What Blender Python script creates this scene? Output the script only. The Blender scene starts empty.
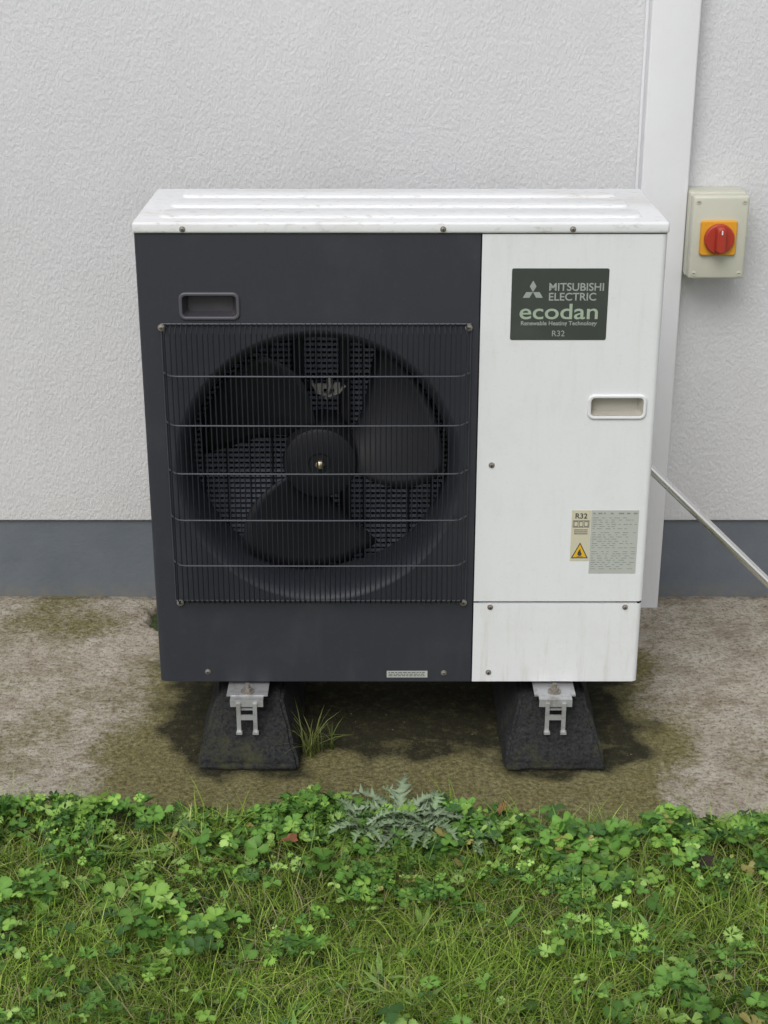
import bpy, bmesh, math, random
import numpy as np
from mathutils import Vector, Matrix, noise as mn
random.seed(3); rng=np.random.default_rng(7)
scn=bpy.context.scene
R=math.radians

# ------------------------------------------------------------------ helpers
def link(o): scn.collection.objects.link(o); return o
def empty(name,loc):
    e=bpy.data.objects.new(name,None); e.location=loc; e.empty_display_size=.1; link(e); return e
def setparent(o,p):
    if p is not None:
        o.parent=p; o.matrix_parent_inverse=Matrix.Translation(p.location).inverted()
def finish(name,me,mat,parent,smooth=True,ang=35):
    o=bpy.data.objects.new(name,me); link(o)
    if mat: me.materials.append(mat)
    if smooth:
        me.shade_smooth(); me.set_sharp_from_angle(angle=R(ang))
    setparent(o,parent); return o
def mesh_obj(name,v,f,mat,parent=None,smooth=True,ang=35):
    me=bpy.data.meshes.new(name); me.from_pydata([tuple(p) for p in v],[],f)
    bm=bmesh.new(); bm.from_mesh(me); bmesh.ops.recalc_face_normals(bm,faces=bm.faces); bm.to_mesh(me); bm.free()
    return finish(name,me,mat,parent,smooth,ang)
def box(name,x0,x1,y0,y1,z0,z1,mat,parent=None,bev=0,seg=3):
    bm=bmesh.new()
    bmesh.ops.create_cube(bm,size=1)
    for v in bm.verts:
        v.co=Vector(((x0+x1)/2+v.co.x*(x1-x0),(y0+y1)/2+v.co.y*(y1-y0),(z0+z1)/2+v.co.z*(z1-z0)))
    if bev>0: bmesh.ops.bevel(bm,geom=bm.edges[:],offset=bev,segments=seg,profile=.5,affect='EDGES')
    me=bpy.data.meshes.new(name); bm.to_mesh(me); bm.free()
    return finish(name,me,mat,parent)
class Acc:
    def __init__(s): s.v=[]; s.f=[]
    def box(s,x0,x1,y0,y1,z0,z1):
        b=len(s.v)
        s.v+=[(x0,y0,z0),(x1,y0,z0),(x1,y1,z0),(x0,y1,z0),(x0,y0,z1),(x1,y0,z1),(x1,y1,z1),(x0,y1,z1)]
        for q in ((0,3,2,1),(4,5,6,7),(0,1,5,4),(1,2,6,5),(2,3,7,6),(3,0,4,7)): s.f.append(tuple(b+i for i in q))
    def tube(s,pts,r,n=6,cap=True):
        pts=[Vector(p) for p in pts]; b=len(s.v); m=len(pts)
        for i,p in enumerate(pts):
            t=(pts[min(i+1,m-1)]-pts[max(i-1,0)]).normalized()
            a=t.cross(Vector((0,1,0)));
            if a.length<.2: a=t.cross(Vector((1,0,0)))
            a.normalize(); c=t.cross(a)
            rr=r[i] if isinstance(r,(list,tuple)) else r
            for k in range(n):
                th=2*math.pi*k/n; s.v.append(tuple(p+a*math.cos(th)*rr+c*math.sin(th)*rr))
        for i in range(m-1):
            for k in range(n):
                k2=(k+1)%n; s.f.append((b+i*n+k,b+i*n+k2,b+(i+1)*n+k2,b+(i+1)*n+k))
        if cap:
            s.f.append(tuple(b+k for k in range(n))[::-1]); s.f.append(tuple(b+(m-1)*n+k for k in range(n)))
    def loft(s,loops,cap_end=False,cap_start=False):
        b=len(s.v); n=len(loops[0])
        for L in loops: s.v+=[tuple(p) for p in L]
        for i in range(len(loops)-1):
            for k in range(n):
                k2=(k+1)%n; s.f.append((b+i*n+k,b+i*n+k2,b+(i+1)*n+k2,b+(i+1)*n+k))
        if cap_end: s.f.append(tuple(b+(len(loops)-1)*n+k for k in range(n)))
        if cap_start: s.f.append(tuple(b+k for k in range(n))[::-1])
    def obj(s,name,mat,parent=None,smooth=True,ang=35): return mesh_obj(name,s.v,s.f,mat,parent,smooth,ang)
def rrect(cx,cz,w,h,r,y,n=6):
    P=[]
    for (sx,sz,a0) in ((1,1,0),(-1,1,90),(-1,-1,180),(1,-1,270)):
        for i in range(n+1):
            a=R(a0+90*i/n); P.append((cx+sx*(w/2-r)+r*math.cos(a),y,cz+sz*(h/2-r)+r*math.sin(a)))
    return P
def circ(cx,cz,r,y,n=96): return [(cx+r*math.cos(2*math.pi*i/n),y,cz+r*math.sin(2*math.pi*i/n)) for i in range(n)]
def panel_with_holes(name,x0,x1,z0,z1,y,holes,mat,parent):
    bm=bmesh.new(); E=[]
    for L in [[(x0,y,z0),(x1,y,z0),(x1,y,z1),(x0,y,z1)]]+holes:
        vs=[bm.verts.new(p) for p in L]
        for i in range(len(vs)): E.append(bm.edges.new((vs[i],vs[(i+1)%len(vs)])))
    bmesh.ops.triangle_fill(bm,use_beauty=True,use_dissolve=False,edges=E)
    for f in bm.faces:
        f.normal_update()
        if f.normal.y>0: f.normal_flip()
    me=bpy.data.meshes.new(name); bm.to_mesh(me); bm.free()
    return finish(name,me,mat,parent,False)

# ------------------------------------------------------------------ materials
def newmat(name):
    m=bpy.data.materials.new(name); m.use_nodes=True
    nt=m.node_tree; b=nt.nodes['Principled BSDF']; return m,nt,b
def N(nt,t,**kw):
    n=nt.nodes.new(t)
    for k,v in kw.items(): setattr(n,k,v)
    return n
def noise(nt,scale,detail=4,rough=.55,coord=None,dist=0):
    n=N(nt,'ShaderNodeTexNoise'); n.inputs['Scale'].default_value=scale; n.inputs['Detail'].default_value=detail
    n.inputs['Roughness'].default_value=rough; n.inputs['Distortion'].default_value=dist
    if coord is not None: nt.links.new(coord,n.inputs['Vector'])
    return n.outputs['Fac']
def ramp(nt,fac,stops):
    r=N(nt,'ShaderNodeValToRGB'); el=r.color_ramp.elements
    while len(el)<len(stops): el.new(.5)
    for e,(p,c) in zip(el,stops):
        e.position=p; e.color=(c,c,c,1) if not isinstance(c,tuple) else (*c,1)
    nt.links.new(fac,r.inputs['Fac']); return r.outputs['Color']
def mix(nt,fac,a,b,mode='MIX'):
    m=N(nt,'ShaderNodeMix'); m.data_type='RGBA'; m.blend_type=mode
    for s,v in ((m.inputs['Factor'],fac),(m.inputs['A'],a),(m.inputs['B'],b)):
        if isinstance(v,(int,float)): s.default_value=v
        elif isinstance(v,tuple): s.default_value=(*v,1)
        else: nt.links.new(v,s)
    return m.outputs['Result']
def mul(nt,a,b,op='MULTIPLY'):
    m=N(nt,'ShaderNodeMath'); m.operation=op
    for i,v in enumerate((a,b)):
        if isinstance(v,(int,float)): m.inputs[i].default_value=v
        else: nt.links.new(v,m.inputs[i])
    return m.outputs[0]
def coords(nt,scale=(1,1,1)):
    t=N(nt,'ShaderNodeTexCoord'); mp=N(nt,'ShaderNodeMapping'); mp.inputs['Scale'].default_value=scale
    nt.links.new(t.outputs['Object'],mp.inputs['Vector']); return mp.outputs['Vector']
def bump(nt,b,h,strength=.3,dist=.002):
    n=N(nt,'ShaderNodeBump'); n.inputs['Strength'].default_value=strength; n.inputs['Distance'].default_value=dist
    nt.links.new(h,n.inputs['Height']); nt.links.new(n.outputs['Normal'],b.inputs['Normal'])
def paint(name,col,rough=.4,dirt=(.3,.27,.2),damt=.25,metal=0,scale=9,spec=.5,speck=.6,p0=.5,fine=14,streak=0,sm=(1,1,1)):
    m,nt,b=newmat(name); c=coords(nt,sm)
    f=ramp(nt,noise(nt,scale,5,.65,c),[(p0,0.0),(p0+.25,1.0)])
    ff=mul(nt,f,damt)
    if speck>0:
        f2=ramp(nt,noise(nt,scale*fine,2,.6,c),[(.58,0.0),(.78,1.0)])
        ff=mul(nt,ff,mul(nt,f2,damt*speck),'ADD')
    if streak>0:
        cs=coords(nt,(1,1,.12)); s1=ramp(nt,noise(nt,38,4,.7,cs),[(.52,0.0),(.72,1.0)])
        sp=N(nt,'ShaderNodeSeparateXYZ'); nt.links.new(coords(nt),sp.inputs[0])
        lo=ramp(nt,sp.outputs['Z'],[(.16,1.0),(.34,.5),(.40,.15),(1.0,.3)])
        ff=mul(nt,ff,mul(nt,mul(nt,s1,lo),streak),'ADD')
    nt.links.new(mix(nt,ff,col,dirt),b.inputs['Base Color'])
    nt.links.new(mul(nt,mul(nt,f,.12),rough,'ADD'),b.inputs['Roughness'])
    b.inputs['Metallic'].default_value=metal; b.inputs['Specular IOR Level'].default_value=spec
    return m
M_white=paint('white_coated_steel',(.675,.685,.70),.42,(.42,.39,.31),.14,speck=1.0,streak=.45)
M_lid=paint('white_lid_dirty',(.69,.70,.715),.45,(.31,.27,.19),.27,scale=6,speck=1.6,p0=.50,fine=16,sm=(.45,1,1))
M_dark=paint('dark_coated_steel',(.028,.030,.039),.5,(.10,.095,.09),.14,scale=5,speck=.8,spec=.4,streak=.10)
M_darkin=paint('dark_plastic',(.018,.019,.024),.55,(.05,.05,.05),.3,speck=0,spec=.35)
M_rim=paint('handle_rim_plastic',(.075,.074,.088),.4,(.14,.13,.13),.3,speck=0)
M_rec=paint('handle_recess_plastic',(.040,.038,.045),.5,(.10,.09,.09),.3,speck=0)
M_fan=paint('fan_plastic',(.0095,.010,.013),.55,(.04,.04,.042),.25,speck=0,spec=.3)
M_wire=paint('black_wire',(.010,.011,.017),.5,(.03,.03,.035),.2,speck=0,spec=.4)
M_wireh=paint('black_wire_highlit',(.050,.053,.066),.42,(.1,.1,.1),.2,speck=0,spec=.5)  # black wire lightened: reflected highlight of the cross wires put into the colour
M_black=paint('black_void',(.006,.006,.007),.8,speck=0)
M_coil=paint('coil_metal',(.27,.29,.36),.5,(.07,.07,.08),.4,metal=.2,speck=0)
M_steel=paint('galvanised_steel',(.47,.48,.49),.45,(.2,.16,.12),.7,metal=.6,scale=40)
M_bracket=paint('dull_zinc',(.34,.33,.31),.5,(.12,.1,.08),.6,metal=.3,scale=50,speck=0)
M_screw=paint('screw_steel',(.27,.25,.22),.5,(.14,.08,.05),.7,metal=.5,scale=60,speck=0)
M_label=paint('label_green_black',(.047,.055,.049),.3,(.08,.09,.08),.25,speck=0)
M_ltext=paint('label_print_pale',(.29,.32,.30),.4,(.2,.22,.2),.3,speck=0)
M_ltext2=paint('label_print_green',(.32,.39,.30),.4,(.2,.25,.22),.3,speck=0)
M_cream=paint('label_cream',(.52,.49,.37),.45,(.3,.28,.2),.2)
M_silver=paint('label_silver',(.43,.45,.42),.4,(.3,.3,.28),.25,metal=.1)
M_ink=paint('print_ink',(.05,.05,.05),.5,speck=0)
M_yellow=paint('label_yellow',(.65,.38,.02),.45,speck=0)
M_duct=paint('white_pvc',(.70,.705,.725),.42,(.45,.44,.40),.12,scale=4,streak=.15)
M_box=paint('beige_plastic',(.49,.49,.41),.4,(.35,.33,.25),.2)
M_orange=paint('orange_plastic',(.64,.30,.02),.4,(.35,.18,.04),.2,speck=0)
M_red=paint('red_plastic',(.36,.036,.020),.38,(.2,.03,.02),.2,speck=0)
M_chrome=paint('stainless_tube',(.78,.76,.74),.24,(.55,.5,.46),.25,metal=.9,scale=12,speck=0)

def mat_rubber():
    m,nt,b=newmat('recycled_rubber'); c=coords(nt)
    n1=noise(nt,150,3,.75,c)
    base=ramp(nt,n1,[(.35,(.006,.0065,.007)),(.75,(.037,.038,.039))])
    moss=ramp(nt,noise(nt,14,5,.7,c),[(.50,0.0),(.68,.85)])
    g=N(nt,'ShaderNodeNewGeometry'); sp=N(nt,'ShaderNodeSeparateXYZ'); nt.links.new(g.outputs['Position'],sp.inputs[0])
    low=ramp(nt,mul(nt,sp.outputs['Z'],8.0),[(0.0,1.0),(.9,.1)])
    nt.links.new(mix(nt,mul(nt,moss,low),base,(.06,.062,.022)),b.inputs['Base Color'])
    b.inputs['Roughness'].default_value=.9; b.inputs['Specular IOR Level'].default_value=.3
    bump(nt,b,n1,.8,.004); return m
M_rubber=mat_rubber()

def mat_wall():
    m,nt,b=newmat('painted_render'); c=coords(nt); cs=coords(nt,(1,1,.6))
    big=noise(nt,.9,4,.55,c); mid=noise(nt,7,5,.6,cs)
    col=mix(nt,ramp(nt,big,[(.35,0.0),(.7,1.0)]),(.605,.607,.626),(.66,.662,.678))
    col=mix(nt,mul(nt,ramp(nt,mid,[(.48,0.0),(.8,1.0)]),.28),col,(.50,.50,.505))
    sp=N(nt,'ShaderNodeSeparateXYZ'); nt.links.new(c,sp.inputs[0])
    low=ramp(nt,sp.outputs['Z'],[(.22,.35),(.42,0.0)])
    col=mix(nt,mul(nt,low,mid),col,(.42,.42,.39))
    nt.links.new(col,b.inputs['Base Color']); b.inputs['Roughness'].default_value=.8; b.inputs['Specular IOR Level'].default_value=.3
    fine=noise(nt,260,2,.6,cs)
    dash=ramp(nt,noise(nt,150,3,.62,cs,.1),[(.38,0.0),(.66,1.0)])
    h=mul(nt,mul(nt,fine,.7),dash,'ADD')
    h=mul(nt,h,mul(nt,mid,1.8),'ADD')
    bump(nt,b,h,.48,.0021); return m
M_wall=mat_wall()
def mat_plinth():
    m,nt,b=newmat('grey_plinth_paint'); c=coords(nt)
    n1=noise(nt,6,6,.65,c)
    col=mix(nt,ramp(nt,n1,[(.35,0.0),(.75,1.0)]),(.102,.118,.138),(.130,.145,.162))
    sp=N(nt,'ShaderNodeSeparateXYZ'); nt.links.new(c,sp.inputs[0])
    low=ramp(nt,mul(nt,sp.outputs['Z'],5.0),[(.0,.8),(.28,0.0)])
    col=mix(nt,mul(nt,low,ramp(nt,noise(nt,26,5,.7,c),[(.38,0.0),(.62,1.0)])),col,(.16,.15,.12))
    nt.links.new(col,b.inputs['Base Color']); b.inputs['Roughness'].default_value=.7; b.inputs['Specular IOR Level'].default_value=.35
    bump(nt,b,mul(nt,noise(nt,90,3,.65,c),n1,'ADD'),.4,.003); return m
M_plinth=mat_plinth()
def attr(nt,name):
    a=N(nt,'ShaderNodeAttribute'); a.attribute_name=name; return a
def mat_concrete():
    m,nt,b=newmat('weathered_concrete'); c=coords(nt)
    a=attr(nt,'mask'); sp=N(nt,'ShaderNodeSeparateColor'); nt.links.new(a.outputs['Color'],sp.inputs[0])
    stain_shade,moss,crack=sp.outputs[0],sp.outputs[1],sp.outputs[2]
    base=ramp(nt,noise(nt,6,7,.76,c),[(.32,(.28,.24,.18)),(.48,(.43,.385,.315)),(.68,(.56,.52,.45))])
    nf=noise(nt,95,4,.80,c)
    base=mix(nt,mul(nt,ramp(nt,nf,[(.36,1.0),(.50,0.0)]),.80),base,(.11,.09,.06))
    base=mix(nt,mul(nt,ramp(nt,nf,[(.55,0.0),(.68,1.0)]),.5),base,(.66,.63,.56))
    nd=noise(nt,20,7,.82,c)
    base=mix(nt,mul(nt,ramp(nt,nd,[(.49,0.0),(.62,1.0)]),.55),base,(.19,.15,.095))
    mf=noise(nt,34,6,.84,c); mm=ramp(nt,mul(nt,mul(nt,moss,.62),mf,'ADD'),[(.64,0.0),(.90,1.0)])
    mcol=ramp(nt,nf,[(.3,(.045,.040,.012)),(.50,(.13,.118,.030)),(.70,(.30,.27,.09))])
    base=mix(nt,mul(nt,mm,.85),base,mcol)
    sf=ramp(nt,mul(nt,mul(nt,stain_shade,.55),mul(nt,mul(nt,nd,.75),mul(nt,nf,.35),'ADD'),'ADD'),[(.78,0.0),(1.0,.75),(1.12,1.0)])  # damp staining together with under-unit shade put into the colour
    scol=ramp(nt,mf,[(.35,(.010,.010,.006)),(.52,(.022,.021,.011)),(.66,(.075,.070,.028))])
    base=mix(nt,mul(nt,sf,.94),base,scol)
    base=mix(nt,crack,base,(.03,.026,.018))
    nt.links.new(base,b.inputs['Base Color']); b.inputs['Specular IOR Level'].default_value=.25
    b.inputs['Roughness'].default_value=.9
    bump(nt,b,mul(nt,nf,mul(nt,nd,1.4),'ADD'),1.0,.007); return m
M_conc=mat_concrete()
def mat_soil():
    m,nt,b=newmat('soil_and_turf'); c=coords(nt)
    n1=noise(nt,30,4,.7,c)
    col=ramp(nt,n1,[(.3,(.015,.018,.007)),(.5,(.04,.06,.015)),(.7,(.07,.10,.025))])
    nt.links.new(col,b.inputs['Base Color']); b.inputs['Roughness'].default_value=.95
    return m
M_soil=mat_soil()
def mat_leaf(name,tr=.3,rough=.5):
    m,nt,b=newmat(name); a=attr(nt,'col'); nt.links.new(a.outputs['Color'],b.inputs['Base Color'])
    b.inputs['Roughness'].default_value=rough; b.inputs['Specular IOR Level'].default_value=.35
    if tr>0:
        t=N(nt,'ShaderNodeBsdfTranslucent'); nt.links.new(mix(nt,1.0,a.outputs['Color'],(1.25,1.2,.6),'MULTIPLY'),t.inputs['Color'])
        mx=N(nt,'ShaderNodeMixShader'); mx.inputs[0].default_value=tr
        out=nt.nodes['Material Output']; nt.links.new(b.outputs[0],mx.inputs[1]); nt.links.new(t.outputs[0],mx.inputs[2]); nt.links.new(mx.outputs[0],out.inputs[0])
    return m
M_grass=mat_leaf('grass_blades',.3); M_clover=mat_leaf('clover_leaves',.2,.55); M_thistle=mat_leaf('thistle_leaves',0,.75)

# ------------------------------------------------------------------ wall
WY=.795
wall=empty('building_wall',(0,WY,0))
box('rendered_wall',-7,7,WY,WY+.3,.229,3.2,M_wall,wall,.006,2)
box('plinth',-7,7,WY+.012,WY+.3,-.15,.2275,M_plinth,wall)
box('wall_coping',-7.05,7.05,WY-.05,WY+.35,3.201,3.27,M_duct,wall,.01)
duct=empty('pipe_cover_trunking',(.68,.76,0))
box('cover',.624,.739,.735,WY-.0005,-.004,3.0,M_duct,duct,.005,3)
box('back_flange',.618,.7385,.787,WY-.0002,-.006,3.0,M_duct,duct,.002,2)

iso=empty('isolator_switch',(.807,.73,1.02))
box('enclosure_base',.7398,.878,.712,WY-.0003,.914,1.120,M_box,iso,.006)
box('enclosure_lid',.7412,.8766,.672,.7105,.916,1.118,M_box,iso,.007)
IZ=1.018
ap=Acc()
ap.loft([rrect(.806,IZ,.088,.084,.006,.6725),rrect(.806,IZ,.087,.083,.006,.664),rrect(.806,IZ,.083,.079,.005,.661)],cap_end=True); ap.obj('switch_plate',M_orange,iso)
ap=Acc(); ap.loft([circ(.806,IZ,.036,.662,48),circ(.806,IZ,.036,.650,48),circ(.806,IZ,.033,.647,48)],cap_end=True); ap.obj('rotary_dial',M_red,iso)
ap=Acc()
ap.loft([rrect(.806,IZ,.024,.064,.010,.648),rrect(.806,IZ,.021,.061,.009,.628),rrect(.806,IZ,.014,.055,.006,.625)],cap_end=True)
g=ap.obj('dial_grip',M_red,iso)
ap=Acc(); ap.box(.8045,.8075,.6235,.6249,1.034,1.044); ap.obj('grip_mark',M_duct,iso,False)
ap=Acc()
for sx in (.754,.864):
    for sz in (.930,1.104):
        ap.loft([circ(sx,sz,.0062,.6722,16),circ(sx,sz,.0062,.6705,16),circ(sx,sz,.003,.670,16)],cap_end=True)
ap.obj('lid_screw_caps',M_box,iso)
ap=Acc()
for sx in (.754,.864):
    for sz in (.930,1.104): ap.box(sx-.0035,sx+.0035,.6695,.6702,sz-.0008,sz+.0008)
ap.obj('lid_screw_slots',M_ink,iso,False)

ap=Acc(); ap.tube([(.571,.312,.600),(.90,.25,.293),(1.213,.19,.010)],.0105,20)
pole=ap.obj('metal_pole',M_chrome)

# ------------------------------------------------------------------ heat pump
X0,X1=-.4955,.5615; ZB,ZT=.1706,1.167; D=.36; XS=.193; cr=.012
hp=empty('heat_pump',(.0335,.18,ZB))
FCX,FCZ=-.137,.668; FZ=.659
h1=rrect(-.351,1.020,.113,.047,.010,0)
h2=rrect(.480,.808,.112,.043,.008,0)
panel_with_holes('fan_front_panel',X0+cr,XS-.0015,ZB,ZT-.0015,0,[circ(FCX,FCZ,.302,0),h1],M_dark,hp)
panel_with_holes('service_panel_upper',XS+.0015,X1-cr,.366,ZT-.0015,-.001,[[(x,-.001,z) for x,_,z in h2]],M_white,hp)
panel_with_holes('service_panel_lower',XS+.0015,X1-cr-.002,ZB,.3605,-.001,[],M_white,hp)
def corner(name,side,y,z0,z1,mat,dep=.05,sh=0):
    a=Acc(); n=8; P=[]
    cx=(X0+cr+sh) if side<0 else (X1-cr-sh)
    for i in range(n+1):
        t=R(90*i/n); P.append((cx+side*cr*math.sin(t),y+cr-cr*math.cos(t)))
    P.append((P[-1][0],y+dep))
    for x,yy in P: a.v+=[(x,yy,z0),(x,yy,z1)]
    for i in range(len(P)-1): a.f.append((2*i,2*i+2,2*i+3,2*i+1))
    return a.obj(name,mat,hp,True,50)
corner('fan_panel_return',-1,0,ZB,ZT-.0015,M_dark,.05)
corner('service_panel_return_upper',1,-.001,.366,ZT-.0015,M_white,.12)
corner('service_panel_return_lower',1,-.001,ZB,.3605,M_white,.12,.002)
a=Acc(); a.box(X0+cr,XS-.0015,.0003,.02,ZB-.0012,ZB-.0001); a.obj('fan_panel_hem',M_dark,hp,False)
a=Acc(); a.box(XS+.0015,X1-cr,.0003,.02,ZB-.0012,ZB-.0001); a.box(XS+.0015,X1-cr,.0003,.02,.3592,.3604); a.box(XS+.0015,X1-cr,.0003,.02,.3662,.3674)
a.obj('service_panel_hems',M_white,hp,False)
a=Acc(); a.box(XS-.012,XS+.012,.004,.010,ZB+.002,ZT-.002); a.box(XS+.013,X1-cr,.0045,.010,.350,.3585); a.box(XS+.013,X1-cr-.002,.021,.026,.345,.38)
a.obj('seam_backing',M_black,hp,False)
box('side_plate_left',X0+.0008,X0+.003,.0505,D,ZB,ZT,M_white,hp)
box('side_plate_right',X1-.0048,X1-.0025,.1195,D,ZB,ZT,M_white,hp)
box('added_dark_liner_left',X0+.0035,X0+.006,.02,D-.02,ZB+.01,ZT-.01,M_darkin,hp)  # dark sheet added inside to keep the fan section dark
box('added_dark_partition',.1735,.1765,.006,D-.02,ZB+.01,ZT-.01,M_darkin,hp)  # added divider, there to keep the fan section dark
box('base_pan',X0+.003,X1-.005,.021,D,ZB-.003,ZB+.004,M_darkin,hp)
box('rear_plate',.18,X1-.005,D-.003,D,ZB+.005,ZT-.001,M_white,hp)
box('inner_roof',X0+.004,X1-.005,.012,D-.001,ZT-.006,ZT-.003,M_black,hp)
# lid
box('lid',X0-.0015,X1+.0015,-.006,D+.008,ZT,1.190,M_lid,hp,.006,4)
a=Acc()
for i,(y0,y1) in enumerate(((.035,.115),(.145,.225),(.255,.330))):
    cx=(X0+X1)/2; w=(X1-X0)-.09-(0.02*i)
    def L(w,d,z,r):
        return [(x,(y0+y1)/2+zz,z) for x,_,zz in rrect(cx,0,w,d,r,0)]
    a.loft([L(w,y1-y0,1.1899,.02),L(w-.006,y1-y0-.006,1.1935,.017),L(w-.012,y1-y0-.012,1.1945,.014)],cap_end=True)
a.obj('lid_ribs',M_lid,hp,True,60)
# fan bellmouth
a=Acc(); prof=[(.302,0.0),(.2985,.001),(.294,.004),(.288,.011),(.282,.022),(.278,.036),(.276,.052),(.276,.14),(.288,.16)]
a.loft([circ(FCX,FCZ,r,y) for r,y in prof]); a.obj('fan_bellmouth',M_dark,hp,True,60)
# fan
a=Acc()
for kb in range(3):
    c0=R((16,138,252)[kb])
    nr,na=12,14; b=len(a.v)
    for i in range(nr):
        t=i/(nr-1); r=.066+t*(.262-.066)
        half=R(28+10*math.sin(t*math.pi*.8)); sweep=R(-14+26*t)
        for j in range(na):
            u=j/(na-1)*2-1
            ang=c0+sweep+u*half
            y=.115+.055*u*(.5+.5*t)-.012*(1-u*u)
            a.v.append((FCX+r*math.cos(ang),y,FZ+.006+r*math.sin(ang)))
    for i in range(nr-1):
        for j in range(na-1):
            q=b+i*na+j; a.f.append((q,q+1,q+na+1,q+na))
fb=a.obj('fan_blades',M_fan,hp,True,80)
sm=fb.modifiers.new('thick','SOLIDIFY'); sm.thickness=.003
a=Acc(); a.loft([circ(FCX,FZ,r,y,48) for r,y in ((.078,.16),(.080,.075),(.077,.066),(.070,.062),(.025,.061),(.022,.064))],cap_end=True)
a.obj('fan_hub',M_fan,hp)
a=Acc(); a.loft([circ(FCX,FZ,r,y,6) for r,y in ((.0095,.0635),(.0095,.054),(.006,.052))],cap_end=True); a.loft([circ(FCX,FZ,r,y,20) for r,y in ((.0045,.053),(.0045,.044),(.003,.042))],cap_end=True)
M_brass=paint('shaft_nut',(.65,.58,.42),.3,metal=.9,speck=0); a.obj('fan_shaft_nut',M_brass,hp)
a=Acc(); a.loft([circ(FCX,FZ,r,y,32) for r,y in ((.06,.17),(.06,.26),(.05,.27))],cap_end=True,cap_start=True)
a.box(FCX-.062,FCX-.040,.262,.275,ZB+.01,ZT-.01); a.box(FCX+.040,FCX+.062,.262,.275,ZB+.01,ZT-.01)
a.box(FCX-.06,FCX+.06,.256,.262,FCZ+.10,FCZ+.115)
a.obj('fan_motor_mount',M_darkin,hp,True)
a=Acc(); a.box(-.150,-.096,.203,.212,.783,.793); a.box(-.150,-.132,.195,.2025,.777,.797); a.box(-.108,-.096,.197,.2025,.775,.799)
a.tube([(-.16,.21,.80),(-.145,.20,.775),(-.12,.198,.768),(-.10,.20,.775),(-.085,.205,.79)],.0035,6); a.tube([(-.12,.205,.812),(-.118,.20,.79),(-.128,.205,.76)],.004,6)
a.obj('motor_cable_clip',M_bracket,hp)
a=Acc(); z=ZB+.02
while z<ZT-.02:
    a.box(X0+.02,.172,.300,.304,z,z+.0068); z+=.0125
a.obj('rear_coil_bars',M_coil,hp,False)
a=Acc(); x=X0+.03
while x<.172:
    a.box(x,x+.004,.294,.299,ZB+.015,ZT-.015); x+=.052
a.obj('rear_guard_uprights',M_darkin,hp,False)
box('coil_backing',X0+.01,.178,.325,.355,ZB+.006,ZT-.008,M_black,hp)
# grille
a=Acc(); gx0,gx1=-.450,.176; n=57
for i in range(n):
    x=gx0+.010+(gx1-gx0-.02)*i/(n-1); k=.034+.0006*math.sin(i*3.1); jx=random.uniform(-.0006,.0006)
    a.tube([(x,-.003,.984),(x,-.020,.982),(x+jx,-k,.972),(x-jx,-k-.001,.67),(x+jx,-k,.383),(x,-.020,.371),(x,-.003,.369)],.0016,5)
a.obj('guard_vertical_wires',M_wire,hp)
a=Acc()
for z in (.884,.779,.674,.570,.466):
    a.tube([(gx0,-.002,z),(gx0+.002,-.012,z),(gx0+.018,-.034,z),(gx0+.03,-.0376,z),(-.13,-.0376,z-.0008),(gx1-.03,-.0376,z),(gx1-.018,-.034,z),(gx1-.002,-.012,z),(gx1,-.002,z)],.0018,8)
for z in (.984,.369):
    a.tube([(gx0,-.004,z),(gx1,-.004,z)],.002,8)
for x in (gx0,gx1): a.tube([(x,-.004,.984),(x,-.004,.369)],.0014,8)
a.obj('guard_horizontal_wires',M_wireh,hp)
def pocket(name,cx,cz,w,h,y,mat,matin):
    a=Acc(); r=.010
    a.loft([rrect(cx,cz,w+.008,h+.008,r+.004,y+.0005),rrect(cx,cz,w+.007,h+.007,r+.0035,y-.0035),rrect(cx,cz,w+.002,h+.002,r,y-.005),rrect(cx,cz,w-.006,h-.006,r-.002,y-.003)])
    a.obj(name+'_rim',mat,hp,True,60)
    a=Acc()
    a.loft([rrect(cx,cz,w-.0062,h-.0062,r-.002,y-.0028),rrect(cx,cz-.001,w-.012,h-.010,r-.002,y+.006),rrect(cx,cz-.001,w-.024,h-.018,.006,y+.024)],cap_end=True)
    a.obj(name+'_recess',matin,hp,True,60)
M_rec2=paint('side_recess',(.42,.40,.35),.5,(.25,.2,.15),.5,speck=0)
pocket('handle',-.351,1.020,.115,.049,0,M_rim,M_rec)
pocket('side_handle',.480,.808,.114,.045,-.001,M_white,M_rec2)
def screws(name,L):
    a=Acc(); c=Acc()
    for x,y,z,r in L:
        a.loft([circ(x,z,r*1.35,y,18),circ(x,z,r*1.35,y-.0012,18),circ(x,z,r,y-.0014,18),circ(x,z,r*.85,y-.0035,18),circ(x,z,r*.4,y-.0045,18)],cap_end=True)
        c.box(x-r*.6,x+r*.6,y-.0049,y-.004,z-r*.12,z+r*.12); c.box(x-r*.12,x+r*.12,y-.0050,y-.0041,z-r*.6,z+r*.6)
    a.obj(name,M_screw,hp,True,40); c.obj(name+'_slots',M_black,hp,False)
screws('panel_screws',[(.225,-.001,.68,.0047),(.2305,-.001,.352,.0047),(.2305,-.001,.193,.0047),(.523,-.001,.352,.0045),(-.389,0,.194,.0047),(.132,0,.191,.0047)])
screws('lid_screws',[(x,-.006,1.176,.0045) for x in (-.397,.1165,.372)])
screws('guard_screws',[(-.449,-.006,.977,.0055),(.171,-.006,.977,.0055),(-.441,-.006,.365,.0055),(.172,-.006,.365,.0055)])
box('rating_strip',.006,.096,-.0012,-.0002,.180,.196,M_silver,hp)
a=Acc()
for r_ in range(3):
    x=.010
    while x<.088:
        w=random.uniform(.003,.009); a.box(x,min(x+w,.09),-.0016,-.0013,.1835+r_*.004,.1852+r_*.004); x+=w+.002
a.obj('rating_strip_print',M_ink,hp,False)
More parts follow.
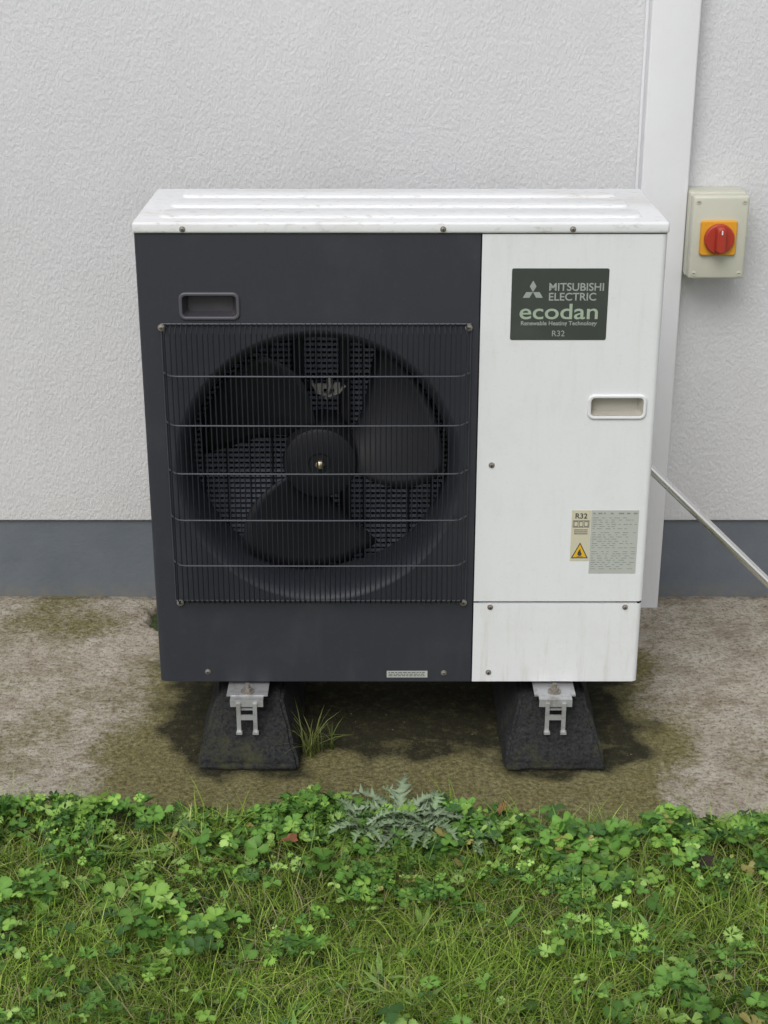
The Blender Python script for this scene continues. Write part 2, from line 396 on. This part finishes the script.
def text(name,s,x,z,size,mat,y,parent,align='LEFT',off=0,sx=1,):
    cu=bpy.data.curves.new(name,'FONT'); cu.body=s; cu.size=size; cu.align_x=align; cu.extrude=.0002; cu.offset=off
    o=bpy.data.objects.new(name,cu); link(o); o.location=(x,y,z); o.rotation_euler=(R(90),0,0); o.scale=(sx,1,1)
    cu.materials.append(mat); setparent(o,parent); return o
LY=-.0021
a=Acc(); a.loft([rrect(.352,1.0235,.194,.147,.004,-.0008),rrect(.352,1.0235,.194,.147,.004,-.0018)],cap_end=True); a.obj('name_label',M_label,hp)
text('label_text_top','MITSUBISHI',.329,1.052,.0222,M_ltext,LY,hp,off=.0003,sx=1.0)
text('label_text_mid','ELECTRIC',.329,1.032,.0222,M_ltext,LY,hp,off=.0003,sx=1.0)
text('label_logo_text','ecodan',.352,.994,.045,M_ltext2,LY,hp,'CENTER',off=.0004,sx=1.24)
text('label_strap_text','Renewable Heating Technology',.352,.981,.0120,M_ltext,LY,hp,'CENTER',off=.0002)
text('label_gas_text','R32',.352,.958,.017,M_ltext,LY,hp,'CENTER')
a=Acc()
def rhomb(cx,cz,ang,l=.0135):
    p1=Vector((math.cos(ang+R(30)),0,math.sin(ang+R(30))))*l; p2=Vector((math.cos(ang-R(30)),0,math.sin(ang-R(30))))*l
    o=Vector((cx,LY,cz)); b=len(a.v); a.v+= [tuple(o),tuple(o+p2),tuple(o+p1+p2),tuple(o+p1)]; a.f.append((b,b+1,b+2,b+3))
for k in (90,210,330): rhomb(.298,1.049,R(k))
a.obj('label_diamonds',M_ltext,hp,False)
SY=-.0020
box('warning_sticker',.398,.4385,SY+.0002,-.0009,.462,.5785,M_cream,hp)
text('sticker_text','R32',.418,.560,.0165,M_ink,SY,hp,'CENTER',off=.0003)
a=Acc()
def frame(x0,x1,z0,z1,t=.0008):
    a.box(x0,x1,SY-.0003,SY+.0001,z0,z0+t);a.box(x0,x1,SY-.0003,SY+.0001,z1-t,z1);a.box(x0,x0+t,SY-.0003,SY+.0001,z0+t,z1-t);a.box(x1-t,x1,SY-.0003,SY+.0001,z0+t,z1-t)
frame(.401,.4355,.5395,.5555)
for i in range(3): frame(.403+i*.0108,.403+i*.0108+.009,.5415,.5535,.001)
for r_ in range(3): a.box(.404,.433,SY-.0003,SY+.0001,.524+r_*.0045,.5255+r_*.0045)
def poly(pts,y):
    b=len(a.v); a.v+=[(x,y,z) for x,z in pts]; a.f.append(tuple(range(b,b+len(pts))))
poly([(.400,.468),(.4365,.468),(.4183,.505)],SY-.0001)
a.obj('sticker_print',M_ink,hp,False)
a=Acc(); poly([(.4035,.4703),(.433,.4703),(.4183,.5005)],SY-.0003); a.obj('sticker_triangle',M_yellow,hp,False)
a=Acc(); poly([(.4140,.476),(.4175,.4735),(.4215,.4745),(.4228,.479),(.4205,.4825),(.4195,.4905),(.4162,.486),(.4138,.481)],SY-.0005); a.box(.412,.4246,SY-.0006,SY-.0004,.4716,.4726); a.obj('sticker_flame',M_ink,hp,False)
box('data_plate',.4395,.540,SY+.0002,-.0009,.4325,.5785,M_silver,hp)
a=Acc(); z=.570; k=0
while z>.44:
    x=.443
    le=.536 if random.random()<.5 else random.uniform(.48,.53)
    if k in (7,15): z-=.004
    while x<le:
        w=random.uniform(.003,.012); a.box(x,min(x+w,.537),SY-.0003,SY+.0001,z,z+(.0032 if k==0 else .0010)); x+=w+random.uniform(.002,.012)
    z-=.0050 if k else .009; k+=1
a.obj('data_plate_print',paint('grey_print',(.22,.235,.225),.5,speck=0),hp,False)

a=Acc()
for fx in (-.300,.375):
    a.box(fx-.045,fx+.045,-.045,.40,.1565,.1600)
    a.box(fx-.045,fx-.042,.03,.35,.1602,.1672); a.box(fx+.042,fx+.045,.03,.35,.1602,.1672)
a.obj('mounting_feet',M_steel,hp,False)

def block(fx):
    e=empty('rubber_support_block',(fx,.18,0))
    bm=bmesh.new()
    yb0,yb1,yt0,yt1=-.100,.47,.0,.39; hb,ht=.112,.072; zt=.128
    P=[(fx-hb,yb0,0),(fx+hb,yb0,0),(fx+hb,yb1,0),(fx-hb,yb1,0),
       (fx-hb,yb0,.018),(fx+hb,yb0,.018),(fx+hb,yb1,.018),(fx-hb,yb1,.018),
       (fx-ht,yt0,zt),(fx+ht,yt0,zt),(fx+ht,yt1,zt),(fx-ht,yt1,zt)]
    vs=[bm.verts.new(p) for p in P]
    bm.faces.new([vs[i] for i in (3,2,1,0)]); bm.faces.new([vs[i] for i in (8,9,10,11)])
    for l in (0,4):
        for i in range(4):
            j=(i+1)%4; bm.faces.new([vs[l+i],vs[l+j],vs[l+4+j],vs[l+4+i]])
    bmesh.ops.bevel(bm,geom=bm.edges[:],offset=.007,segments=2,affect='EDGES')
    bmesh.ops.triangulate(bm,faces=bm.faces[:])
    bmesh.ops.subdivide_edges(bm,edges=[ed for ed in bm.edges if ed.calc_length()>.03],cuts=8,use_grid_fill=True)
    bm.normal_update()
    for v in bm.verts:
        if v.co.z>.004:
            v.co+=v.normal*(mn.noise(v.co*25)*.006+mn.noise(v.co*80)*.003)
    me=bpy.data.meshes.new('block_body'); bm.to_mesh(me); bm.free()
    finish('block_body',me,M_rubber,e,True,60)
    a=Acc(); a.box(fx-.021,fx+.021,-.008,.385,.1285,.1330); a.box(fx-.021,fx-.018,-.008,.385,.1332,.1560); a.box(fx+.018,fx+.021,-.008,.385,.1332,.1560)
    a.obj('steel_channel',M_steel,e,False)
    a=Acc()
    a.box(fx-.036,fx+.036,-.062,-.0455,.1540,.1575); a.box(fx-.036,fx+.036,-.0625,-.0595,.140,.1538)
    for s in (-1,1):
        x=fx+s*.018
        a.box(x-.0045,x+.0045,-.068,-.0632,.082,.150)
        a.box(x-.006,x+.007,-.074,-.0633,.077,.0825)
    a.box(fx-.0134,fx+.0134,-.0675,-.064,.110,.122)
    a.box(fx-.0215,fx+.0215,-.064,-.012,.1325,.1355)
    a.obj('clamp_bracket',M_steel,e,False)
    a=Acc()
    def ring(r,z,n): return [(fx+r*math.cos(2*math.pi*i/n),-.030+r*math.sin(2*math.pi*i/n),z) for i in range(n)]
    a.loft([ring(.015,.1601,24),ring(.015,.1625,24)],cap_end=True); a.loft([ring(.0095,.1626,6),ring(.0095,.170,6)],cap_end=True); a.loft([ring(.005,.170,16),ring(.005,.180,16)],cap_end=True)
    a.obj('clamp_bolt',M_screw,e,True)
block(-.300); block(.375)

# ------------------------------------------------------------------ ground
def edge_y(x): return -.30-.03*math.tanh((x-.25)*5)+.018*math.sin(x*7.3+1)+.008*math.sin(x*23)
S=150
mesh_obj('ground',[(-S,-S,-.022),(S,-S,-.022),(S,S,-.022),(-S,S,-.022)],[(0,1,2,3)],M_soil,None,False)
gx=np.linspace(-5,5,201); gy=np.linspace(-6,-.25,116)
V=[];F=[]
for y in gy:
    for x in gx:
        V.append((x,y,-.012+.012*mn.noise(Vector((x*3,y*3,0)))+.004*mn.noise(Vector((x*15,y*15,0)))))
for j in range(len(gy)-1):
    for i in range(len(gx)-1):
        q=j*len(gx)+i; F.append((q,q+1,q+len(gx)+1,q+len(gx)))
mesh_obj('lawn_soil',V,F,M_soil,None,True,180)
xs=np.concatenate([np.linspace(-7,-1.7,54)[:-1],np.linspace(-1.7,1.7,520),np.linspace(1.7,7,54)[1:]])
ny=170
V=[];MK=[]
def sstep(a,b,x):
    t=max(0,min(1,(x-a)/(b-a))); return t*t*(3-2*t)
for j in range(ny):
    t=j/(ny-1)
    for x in xs:
        y0=edge_y(x); y=y0+(WY+.02-y0)*t
        p=Vector((x,y,0))
        n1=mn.noise(p*4); n2=mn.noise(p*13+Vector((5,0,0))); n3=mn.noise(p*40); n4=mn.noise(p*7+Vector((0,9,0)))
        z=.003*n1+.0015*n2+.0008*n3
        crack=0
        if -.8<x<-.3:
            hd=math.hypot((x+.585)/.05,(y-.69)/.09)+.4*n2+.3*n3
            hh=1-sstep(.6,1.05,hd); z-=.05*hh; crack=.8*hh
        if t<.03: z-=.012*(1-t/.03)
        # dirt and damp, plus painted-in shade under the unit
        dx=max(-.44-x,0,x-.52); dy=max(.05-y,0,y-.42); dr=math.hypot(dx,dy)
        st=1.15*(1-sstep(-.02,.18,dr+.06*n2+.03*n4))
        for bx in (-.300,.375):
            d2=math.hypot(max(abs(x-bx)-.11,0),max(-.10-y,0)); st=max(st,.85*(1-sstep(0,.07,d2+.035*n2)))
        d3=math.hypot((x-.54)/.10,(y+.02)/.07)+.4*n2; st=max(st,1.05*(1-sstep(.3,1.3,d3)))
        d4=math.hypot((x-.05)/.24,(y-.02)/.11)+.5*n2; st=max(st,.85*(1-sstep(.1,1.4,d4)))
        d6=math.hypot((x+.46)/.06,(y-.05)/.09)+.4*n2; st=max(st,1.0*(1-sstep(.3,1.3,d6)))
        ms=.95*(1-sstep(.05,.30,math.hypot(max(-.42-x,0,x-.5),max(-.25-y,0,y-.3))+.14*n1+.06*n4))
        ms=max(ms,.30+.38*n1+.25*n4) if x<-.3 else max(ms,.14+.30*n1+.1*n4)
        ms=max(ms,.8*(1-sstep(.0,.07,y-y0+.03*n4)))
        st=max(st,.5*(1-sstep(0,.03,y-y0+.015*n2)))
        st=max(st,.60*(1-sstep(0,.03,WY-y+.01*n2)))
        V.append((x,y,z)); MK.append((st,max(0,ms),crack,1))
F=[]; nx=len(xs)
for j in range(ny-1):
    for i in range(nx-1):
        q=j*nx+i; F.append((q,q+1,q+nx+1,q+nx))
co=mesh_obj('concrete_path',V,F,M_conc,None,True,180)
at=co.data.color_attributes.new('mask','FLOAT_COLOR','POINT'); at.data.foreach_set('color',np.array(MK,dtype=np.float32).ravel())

# ------------------------------------------------------------------ vegetation
def vnoise(x,y,s,seed):
    r=np.random.default_rng(seed); G=r.random((256,256)); X=x*s+100; Y=y*s+100
    xi=np.floor(X).astype(int); yi=np.floor(Y).astype(int); fx=X-xi; fy=Y-yi
    fx=fx*fx*(3-2*fx); fy=fy*fy*(3-2*fy); g=lambda a,b:G[a%256,b%256]
    return (g(xi,yi)*(1-fx)+g(xi+1,yi)*fx)*(1-fy)+(g(xi,yi+1)*(1-fx)+g(xi+1,yi+1)*fx)*fy
def tri_mesh(name,V,T,C,mat,parent=None):
    me=bpy.data.meshes.new(name); n=len(V); m=len(T)
    me.vertices.add(n); me.vertices.foreach_set('co',V.astype(np.float32).ravel())
    me.loops.add(m*3); me.loops.foreach_set('vertex_index',T.astype(np.int32).ravel())
    me.polygons.add(m); me.polygons.foreach_set('loop_start',np.arange(0,m*3,3,dtype=np.int32))
    me.update(calc_edges=True); me.validate()
    a=me.color_attributes.new('col','FLOAT_COLOR','POINT'); a.data.foreach_set('color',np.c_[C,np.ones(n)].astype(np.float32).ravel())
    me.shade_smooth()
    o=bpy.data.objects.new(name,me); link(o); me.materials.append(mat); setparent(o,parent); return o
edge_v=np.vectorize(edge_y)
def blades(bx,by,bz,L,W,col,lean=(.2,1.0),az=None,prof=(1,.9,.6,0)):
    n=len(bx); az=rng.uniform(0,2*np.pi,n) if az is None else az
    le=rng.uniform(lean[0],lean[1],n)
    d=np.c_[np.cos(az),np.sin(az)]
    fa=az+np.pi/2+rng.normal(0,.6,n); w=np.c_[np.cos(fa),np.sin(fa),np.zeros(n)]*W[:,None]*.5
    V=np.zeros((n,7,3)); C=np.zeros((n,7,3))
    k=0
    for i,t in enumerate((0,.35,.7,1)):
        h=L*(t-.45*le*t*t); r=L*le*t**1.7
        P=np.c_[bx+d[:,0]*r,by+d[:,1]*r,bz+h]
        s=prof[i]
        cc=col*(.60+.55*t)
        if i<3:
            V[:,k]=P-w*s; V[:,k+1]=P+w*s; C[:,k]=cc; C[:,k+1]=cc; k+=2
        else: V[:,k]=P; C[:,k]=cc
    T0=np.array([[0,1,3],[0,3,2],[2,3,5],[2,5,4],[4,5,6]])
    T=(T0[None]+7*np.arange(n)[:,None,None]).reshape(-1,3)
    return V.reshape(-1,3),T,C.reshape(-1,3)
def grass_cols(n,x,y):
    pal=np.array([[.205,.33,.040],[.27,.405,.055],[.14,.25,.033],[.36,.48,.10],[.44,.46,.18]])
    k=rng.choice(5,n,p=[.3,.3,.18,.17,.05]); c=pal[k]*rng.uniform(.75,1.2,(n,1))
    c*=(.75+.5*vnoise(x,y,5,3))[:,None]; return c
Vs=[];Ts=[];Cs=[];off=0
def addb(V,T,C):
    global off
    Vs.append(V);Ts.append(T+off);Cs.append(C);off+=len(V)
n=130000; x=rng.uniform(-1.5,1.5,n); y=rng.uniform(-1.45,-.2,n); e=edge_v(x)
cl=vnoise(x,y,6,11)*.6+vnoise(x,y,17,12)*.4
keep=(y<e+rng.normal(0,.016,n)+.004)&(rng.random(n)<np.clip(.45+1.1*(e-y)/.5,.3,1)*(0.6+.4*(cl<.54)))
x=x[keep];y=y[keep];n=len(x)
L=rng.gamma(5,.0098,n)*(.55+.9*vnoise(x,y,8,5)); L=np.clip(L,.018,.115)
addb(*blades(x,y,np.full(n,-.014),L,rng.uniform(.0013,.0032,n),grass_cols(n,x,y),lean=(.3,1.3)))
n=45000; x=rng.uniform(-4.8,4.8,n); y=rng.uniform(-5.5,-.2,n); e=edge_v(x)
keep=(y<e)&((abs(x)>1.45)|(y<-1.4)); x=x[keep];y=y[keep];n=len(x)
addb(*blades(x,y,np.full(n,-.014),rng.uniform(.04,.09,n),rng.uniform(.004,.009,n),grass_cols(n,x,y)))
n=6000; x=rng.uniform(-1.4,1.4,n); y=rng.uniform(-1.4,-.3,n); k=y<edge_v(x); x=x[k];y=y[k];n=len(x)
c=np.array([[.48,.42,.23]])*rng.uniform(.4,1.1,(n,1))
addb(*blades(x,y,np.full(n,.0),rng.uniform(.03,.07,n),rng.uniform(.0012,.0024,n),c,lean=(.8,1.5)))
tri_mesh('grass',np.vstack(Vs),np.vstack(Ts),np.vstack(Cs),M_grass)

def proto(half,angles,cup=.12):
    outl=[(0,0)]+half+[(0,1.03)]+[(-a_,b_) for a_,b_ in half[::-1]]
    lv=[];lt=[];lc=[]
    for ra,sc in angles:
        b=len(lv); ra=R(ra)
        for (px,py,pz) in [(0,.55,-.02)]+[(px,py,cup*abs(px)*2+.06*py-.03*(i%2)) for i,(px,py) in enumerate(outl)]:
            px*=sc;py*=sc; lv.append((px*math.cos(ra)-py*math.sin(ra),px*math.sin(ra)+py*math.cos(ra)+.04,pz))
        m=len(outl)
        for i in range(m): lt.append((b,b+1+i,b+1+(i+1)%m))
        lc+= [1.2]+[1.0 if 0<i<m else 1.15 for i in range(m)]
    return np.array(lv,float),np.array(lt),np.array(lc)
P_butter=proto([(.16,.12),(.36,.38),(.50,.62),(.40,.70),(.42,.86),(.26,.86),(.20,1.0),(.07,.93)],((0,1.0),(98,.88),(-98,.88)))
P_lobed=proto([(.08,.20),(.14,.42),(.48,.62),(.30,.64),(.50,.88),(.26,.80),(.22,1.02),(.07,.84)],((0,1.05),(72,.95),(-72,.95),(140,.7),(-140,.7)),.16)
P_clov=proto([(.14,.12),(.34,.36),(.46,.62),(.46,.84),(.32,1.02),(.12,1.02)],((0,1.0),(118,1.),(-118,1.)),.2)
def leaves(pr,x,y,h,s,col,tilt):
    lv,lt,lc=pr
    n=len(x); az=rng.uniform(0,2*np.pi,n); ta=rng.uniform(0,2*np.pi,n)
    ca,sa=np.cos(az),np.sin(az)
    P=np.zeros((n,len(lv),3)); P[:]=lv*1.0
    P[:,:,2]*=rng.uniform(.3,2.6,n)[:,None]
    X=P[:,:,0]*ca[:,None]-P[:,:,1]*sa[:,None]; Y=P[:,:,0]*sa[:,None]+P[:,:,1]*ca[:,None]; Z=P[:,:,2]-.16*(P[:,:,0]**2+P[:,:,1]**2)*rng.uniform(-1,3,n)[:,None]
    ux,uy=np.cos(ta)[:,None],np.sin(ta)[:,None]; ct,st=np.cos(tilt)[:,None],np.sin(tilt)[:,None]
    dot=X*ux+Y*uy; q=-X*uy+Y*ux
    q2=q*ct-Z*st; Z2=q*st+Z*ct
    X2=dot*ux-q2*uy; Y2=dot*uy+q2*ux
    V=np.stack([X2*s[:,None]+x[:,None],Y2*s[:,None]+y[:,None],Z2*s[:,None]+h[:,None]],2)
    C=col[:,None,:]*lc[None,:,None]
    T=(lt[None]+len(lv)*np.arange(n)[:,None,None]).reshape(-1,3)
    return V.reshape(-1,3),T,C.reshape(-1,3)
def clover_cols(n,x,y):
    pal=np.array([[.075,.175,.03],[.12,.25,.045],[.19,.34,.06],[.27,.42,.11],[.05,.12,.03],[.33,.30,.10]])
    k=rng.choice(6,n,p=[.28,.27,.22,.10,.11,.02]); return pal[k]*rng.uniform(.75,1.2,(n,1))
Vs=[];Ts=[];Cs=[];off=0
n=34000; x=rng.uniform(-1.5,1.5,n); y=rng.uniform(-1.45,-.2,n); e=edge_v(x)
den=vnoise(x,y,5,11)*.55+vnoise(x,y,17,12)*.45
front=np.clip(1-(e-y)/.32,0,1)
prob=np.clip((den-.50)*4,0,1)*.42+front*np.clip(.15+1.9*(vnoise(x,y,11,77)-.3),0.05,.75)+np.clip((-x-.25)*.5,0,.22)*(den>.44)+.02
keep=(y<e+.012+.06*(vnoise(x,y,14,9)-.35))&(rng.random(n)<prob)
x=x[keep];y=y[keep];n=len(x); print('clover',n)
hgt=.006+.062*vnoise(x,y,12,21)*rng.uniform(.4,1.4,n)+.006*rng.normal(0,1,n)
hgt=np.clip(hgt,.003,.085)*np.where(y>edge_v(x)-.02,.6,1)
s=rng.gamma(6,.0023,n)*(.6+.8*vnoise(x,y,9,31)); s=np.clip(s,.005,.027)
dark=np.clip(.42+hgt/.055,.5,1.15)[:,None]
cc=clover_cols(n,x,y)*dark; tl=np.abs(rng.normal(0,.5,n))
kind=(vnoise(x,y,7,55)*.7+rng.random(n)*.3)
for pr,k in ((P_butter,(kind<.48)),(P_lobed,(kind>=.48)&(kind<.70)),(P_clov,kind>=.70)):
    ss=s[k]*(.75 if pr is P_clov else 1.1)
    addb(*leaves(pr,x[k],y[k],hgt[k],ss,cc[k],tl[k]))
m=n//2; zs=np.full(m,-.012)
c=clover_cols(m,x[:m],y[:m])*.9
addb(*blades(x[:m]+rng.normal(0,.006,m),y[:m]+rng.normal(0,.006,m),zs,hgt[:m]+.012,np.full(m,.0018),c,lean=(.0,.25)))
tri_mesh('clover',np.vstack(Vs),np.vstack(Ts),np.vstack(Cs),M_clover)
Vs=[];Ts=[];Cs=[];off=0
for i in range(70):
    cx=random.uniform(-1.4,1.4); cy=random.uniform(-1.35,-.33)
    if cy>edge_y(cx)-.01: continue
    m=random.randint(4,8); az=rng.uniform(0,6.28,m)
    cb=np.array([random.choice([(.13,.27,.05),(.19,.33,.07),(.23,.36,.10)])])*rng.uniform(.8,1.15,(m,1))
    addb(*blades(np.full(m,cx),np.full(m,cy),np.full(m,-.004),rng.uniform(.035,.075,m),rng.uniform(.006,.012,m),cb,lean=(.6,1.4),az=az,prof=(.25,.9,1,0)))
tri_mesh('broadleaf_weeds',np.vstack(Vs),np.vstack(Ts),np.vstack(Cs),M_clover)

def thistle(cx,cy,nl,Rm,name,col=(.20,.27,.17),z0=.0):
    V=[];T=[];C=[]
    for k in range(nl):
        az=2*math.pi*k/nl+random.uniform(-.3,.3); Ln=Rm*random.uniform(.55,1.1); rise=random.uniform(.25,.95)
        ns=31; b=len(V); br=random.uniform(.7,1.2); cv=random.uniform(-.5,.5)
        for i in range(ns):
            t=i/(ns-1); r=Ln*(t**.95)*math.cos(rise*.4); z=z0+Ln*rise*(t-.75*t*t)
            lobe=(1 if i%3==1 else (.55 if i%3==2 else .18)); w=Ln*.16*math.sin(math.pi*min(1,t*.88+.12))*lobe*random.uniform(.7,1.25)+.0013
            fw=.07*Ln if i%3==1 else 0
            dx,dy=math.cos(az+cv*t),math.sin(az+cv*t)
            for s_,ww in ((-1,w),(0,0),(1,w)):
                V.append((cx+dx*(r+fw*abs(s_))-dy*ww*s_,cy+dy*(r+fw*abs(s_))+dx*ww*s_,z+(random.uniform(-.2,.9)*ww if s_ else 0)))
                C.append(np.array(col)*br*(1.3 if s_==0 else 1.0))
        for i in range(ns-1):
            q=b+3*i
            for a_,b_ in ((0,1),(1,2)):
                T+=[(q+a_,q+b_,q+3+b_),(q+a_,q+3+b_,q+3+a_)]
    tri_mesh(name,np.array(V),np.array(T),np.array(C),M_thistle)
thistle(.035,-.325,22,.130,'thistle_plant',(.19,.25,.155),z0=.022)
thistle(.085,-.37,15,.11,'thistle_plant',(.16,.23,.125),z0=.035)
thistle(-.04,-.365,13,.10,'thistle_plant',(.165,.235,.13),z0=.032)
thistle(.19,-.40,9,.07,'thistle_plant',(.15,.22,.11),z0=.03)

def tuft(cx,cy,n,Lm,name,col):
    x=cx+rng.normal(0,.008,n); y=cy+rng.normal(0,.008,n)
    c=np.array([col])*rng.uniform(.6,1.3,(n,1))
    V,T,C=blades(x,y,np.full(n,0.0),rng.uniform(.4,1,n)*Lm,rng.uniform(.002,.004,n),c,lean=(.2,1.1))
    tri_mesh(name,V,T,C,M_grass)
tuft(-.165,-.03,42,.15,'weed_tuft',(.21,.25,.07))
tuft(-.12,.0,16,.08,'weed_tuft',(.12,.17,.04))
def leaf(cx,cy,cz,s,az,col):
    V=[(0,0,0)];n=14
    for i in range(n):
        th=2*math.pi*i/n; r=s*(1+.25*(i%2))*(.45+.55*abs(math.cos(th)))
        V.append((r*math.cos(th),.6*r*math.sin(th),.35*s*math.sin(2*th)+.3*s*abs(math.sin(th))))
    M=Matrix.Translation((cx,cy,cz))@Matrix.Rotation(az,4,'Z')@Matrix.Rotation(.35,4,'X')
    V=np.array([tuple(M@Vector(v)) for v in V]); T=np.array([(0,1+i,1+(i+1)%n) for i in range(n)])
    tri_mesh('fallen_leaf',V,T,np.array([np.array(col)*random.uniform(.6,1.2) for _ in range(n+1)]),M_thistle)
leaf(-.19,-.43,.045,.018,.4,(.22,.09,.04)); leaf(.245,-.30,.035,.018,1.2,(.25,.12,.05))
leaf(.61,-.50,.035,.03,.1,(.03,.02,.015)); leaf(.62,-.47,.035,.02,1.1,(.04,.025,.015))
a=Acc()
for i in range(260):
    px=random.uniform(-1.1,1.1); py=random.uniform(-.26,.77)
    if random.random()<.3: px=-.60+random.gauss(0,.05); py=.70+random.gauss(0,.06)
    r=random.uniform(.0012,.0034)
    if py>.78: continue
    b=len(a.v)
    for dx,dy,dz in ((1,0,0),(0,1,0),(-1,0,0),(0,-1,0),(0,0,1),(0,0,-1)):
        k=random.uniform(.6,1.2); a.v.append((px+dx*r*k,py+dy*r*k,.002+r*.3+dz*r*.7*k))
    for q in ((0,1,4),(1,2,4),(2,3,4),(3,0,4),(1,0,5),(2,1,5),(3,2,5),(0,3,5)): a.f.append(tuple(b+i_ for i_ in q))
a.obj('gravel_debris',paint('grit',(.13,.11,.08),.9,(.05,.045,.03),.7,scale=40,speck=0),None,False)

# ------------------------------------------------------------------ light, camera
w=bpy.data.worlds.new('World'); scn.world=w; w.use_nodes=True; nt=w.node_tree
bg=nt.nodes['Background']; sky=nt.nodes.new('ShaderNodeTexSky'); sky.sky_type='NISHITA'; sky.sun_disc=False
sky.sun_elevation=R(48); sky.sun_rotation=R(200); sky.dust_density=3
hs=nt.nodes.new('ShaderNodeHueSaturation'); hs.inputs['Saturation'].default_value=.22
nt.links.new(sky.outputs[0],hs.inputs['Color']); nt.links.new(hs.outputs[0],bg.inputs['Color']); bg.inputs['Strength'].default_value=.15
sl=bpy.data.lights.new('sun','SUN'); sl.energy=1.45; sl.angle=R(35); sl.color=(1,.98,.95)
so=bpy.data.objects.new('sun',sl); so.rotation_euler=(R(42),0,R(-20)); so.location=(-2,-5,6); link(so)
cam=bpy.data.cameras.new('camera'); cam.sensor_fit='VERTICAL'; cam.sensor_height=24; cam.sensor_width=18; cam.lens=36.09; cam.clip_end=500; cam.clip_start=.05
c=bpy.data.objects.new('camera',cam); c.location=(0,-3.025,1.79); c.rotation_euler=(R(68.1),0,0); link(c); scn.camera=c
scn.view_settings.view_transform='Standard'; scn.view_settings.look='None'; scn.view_settings.exposure=0
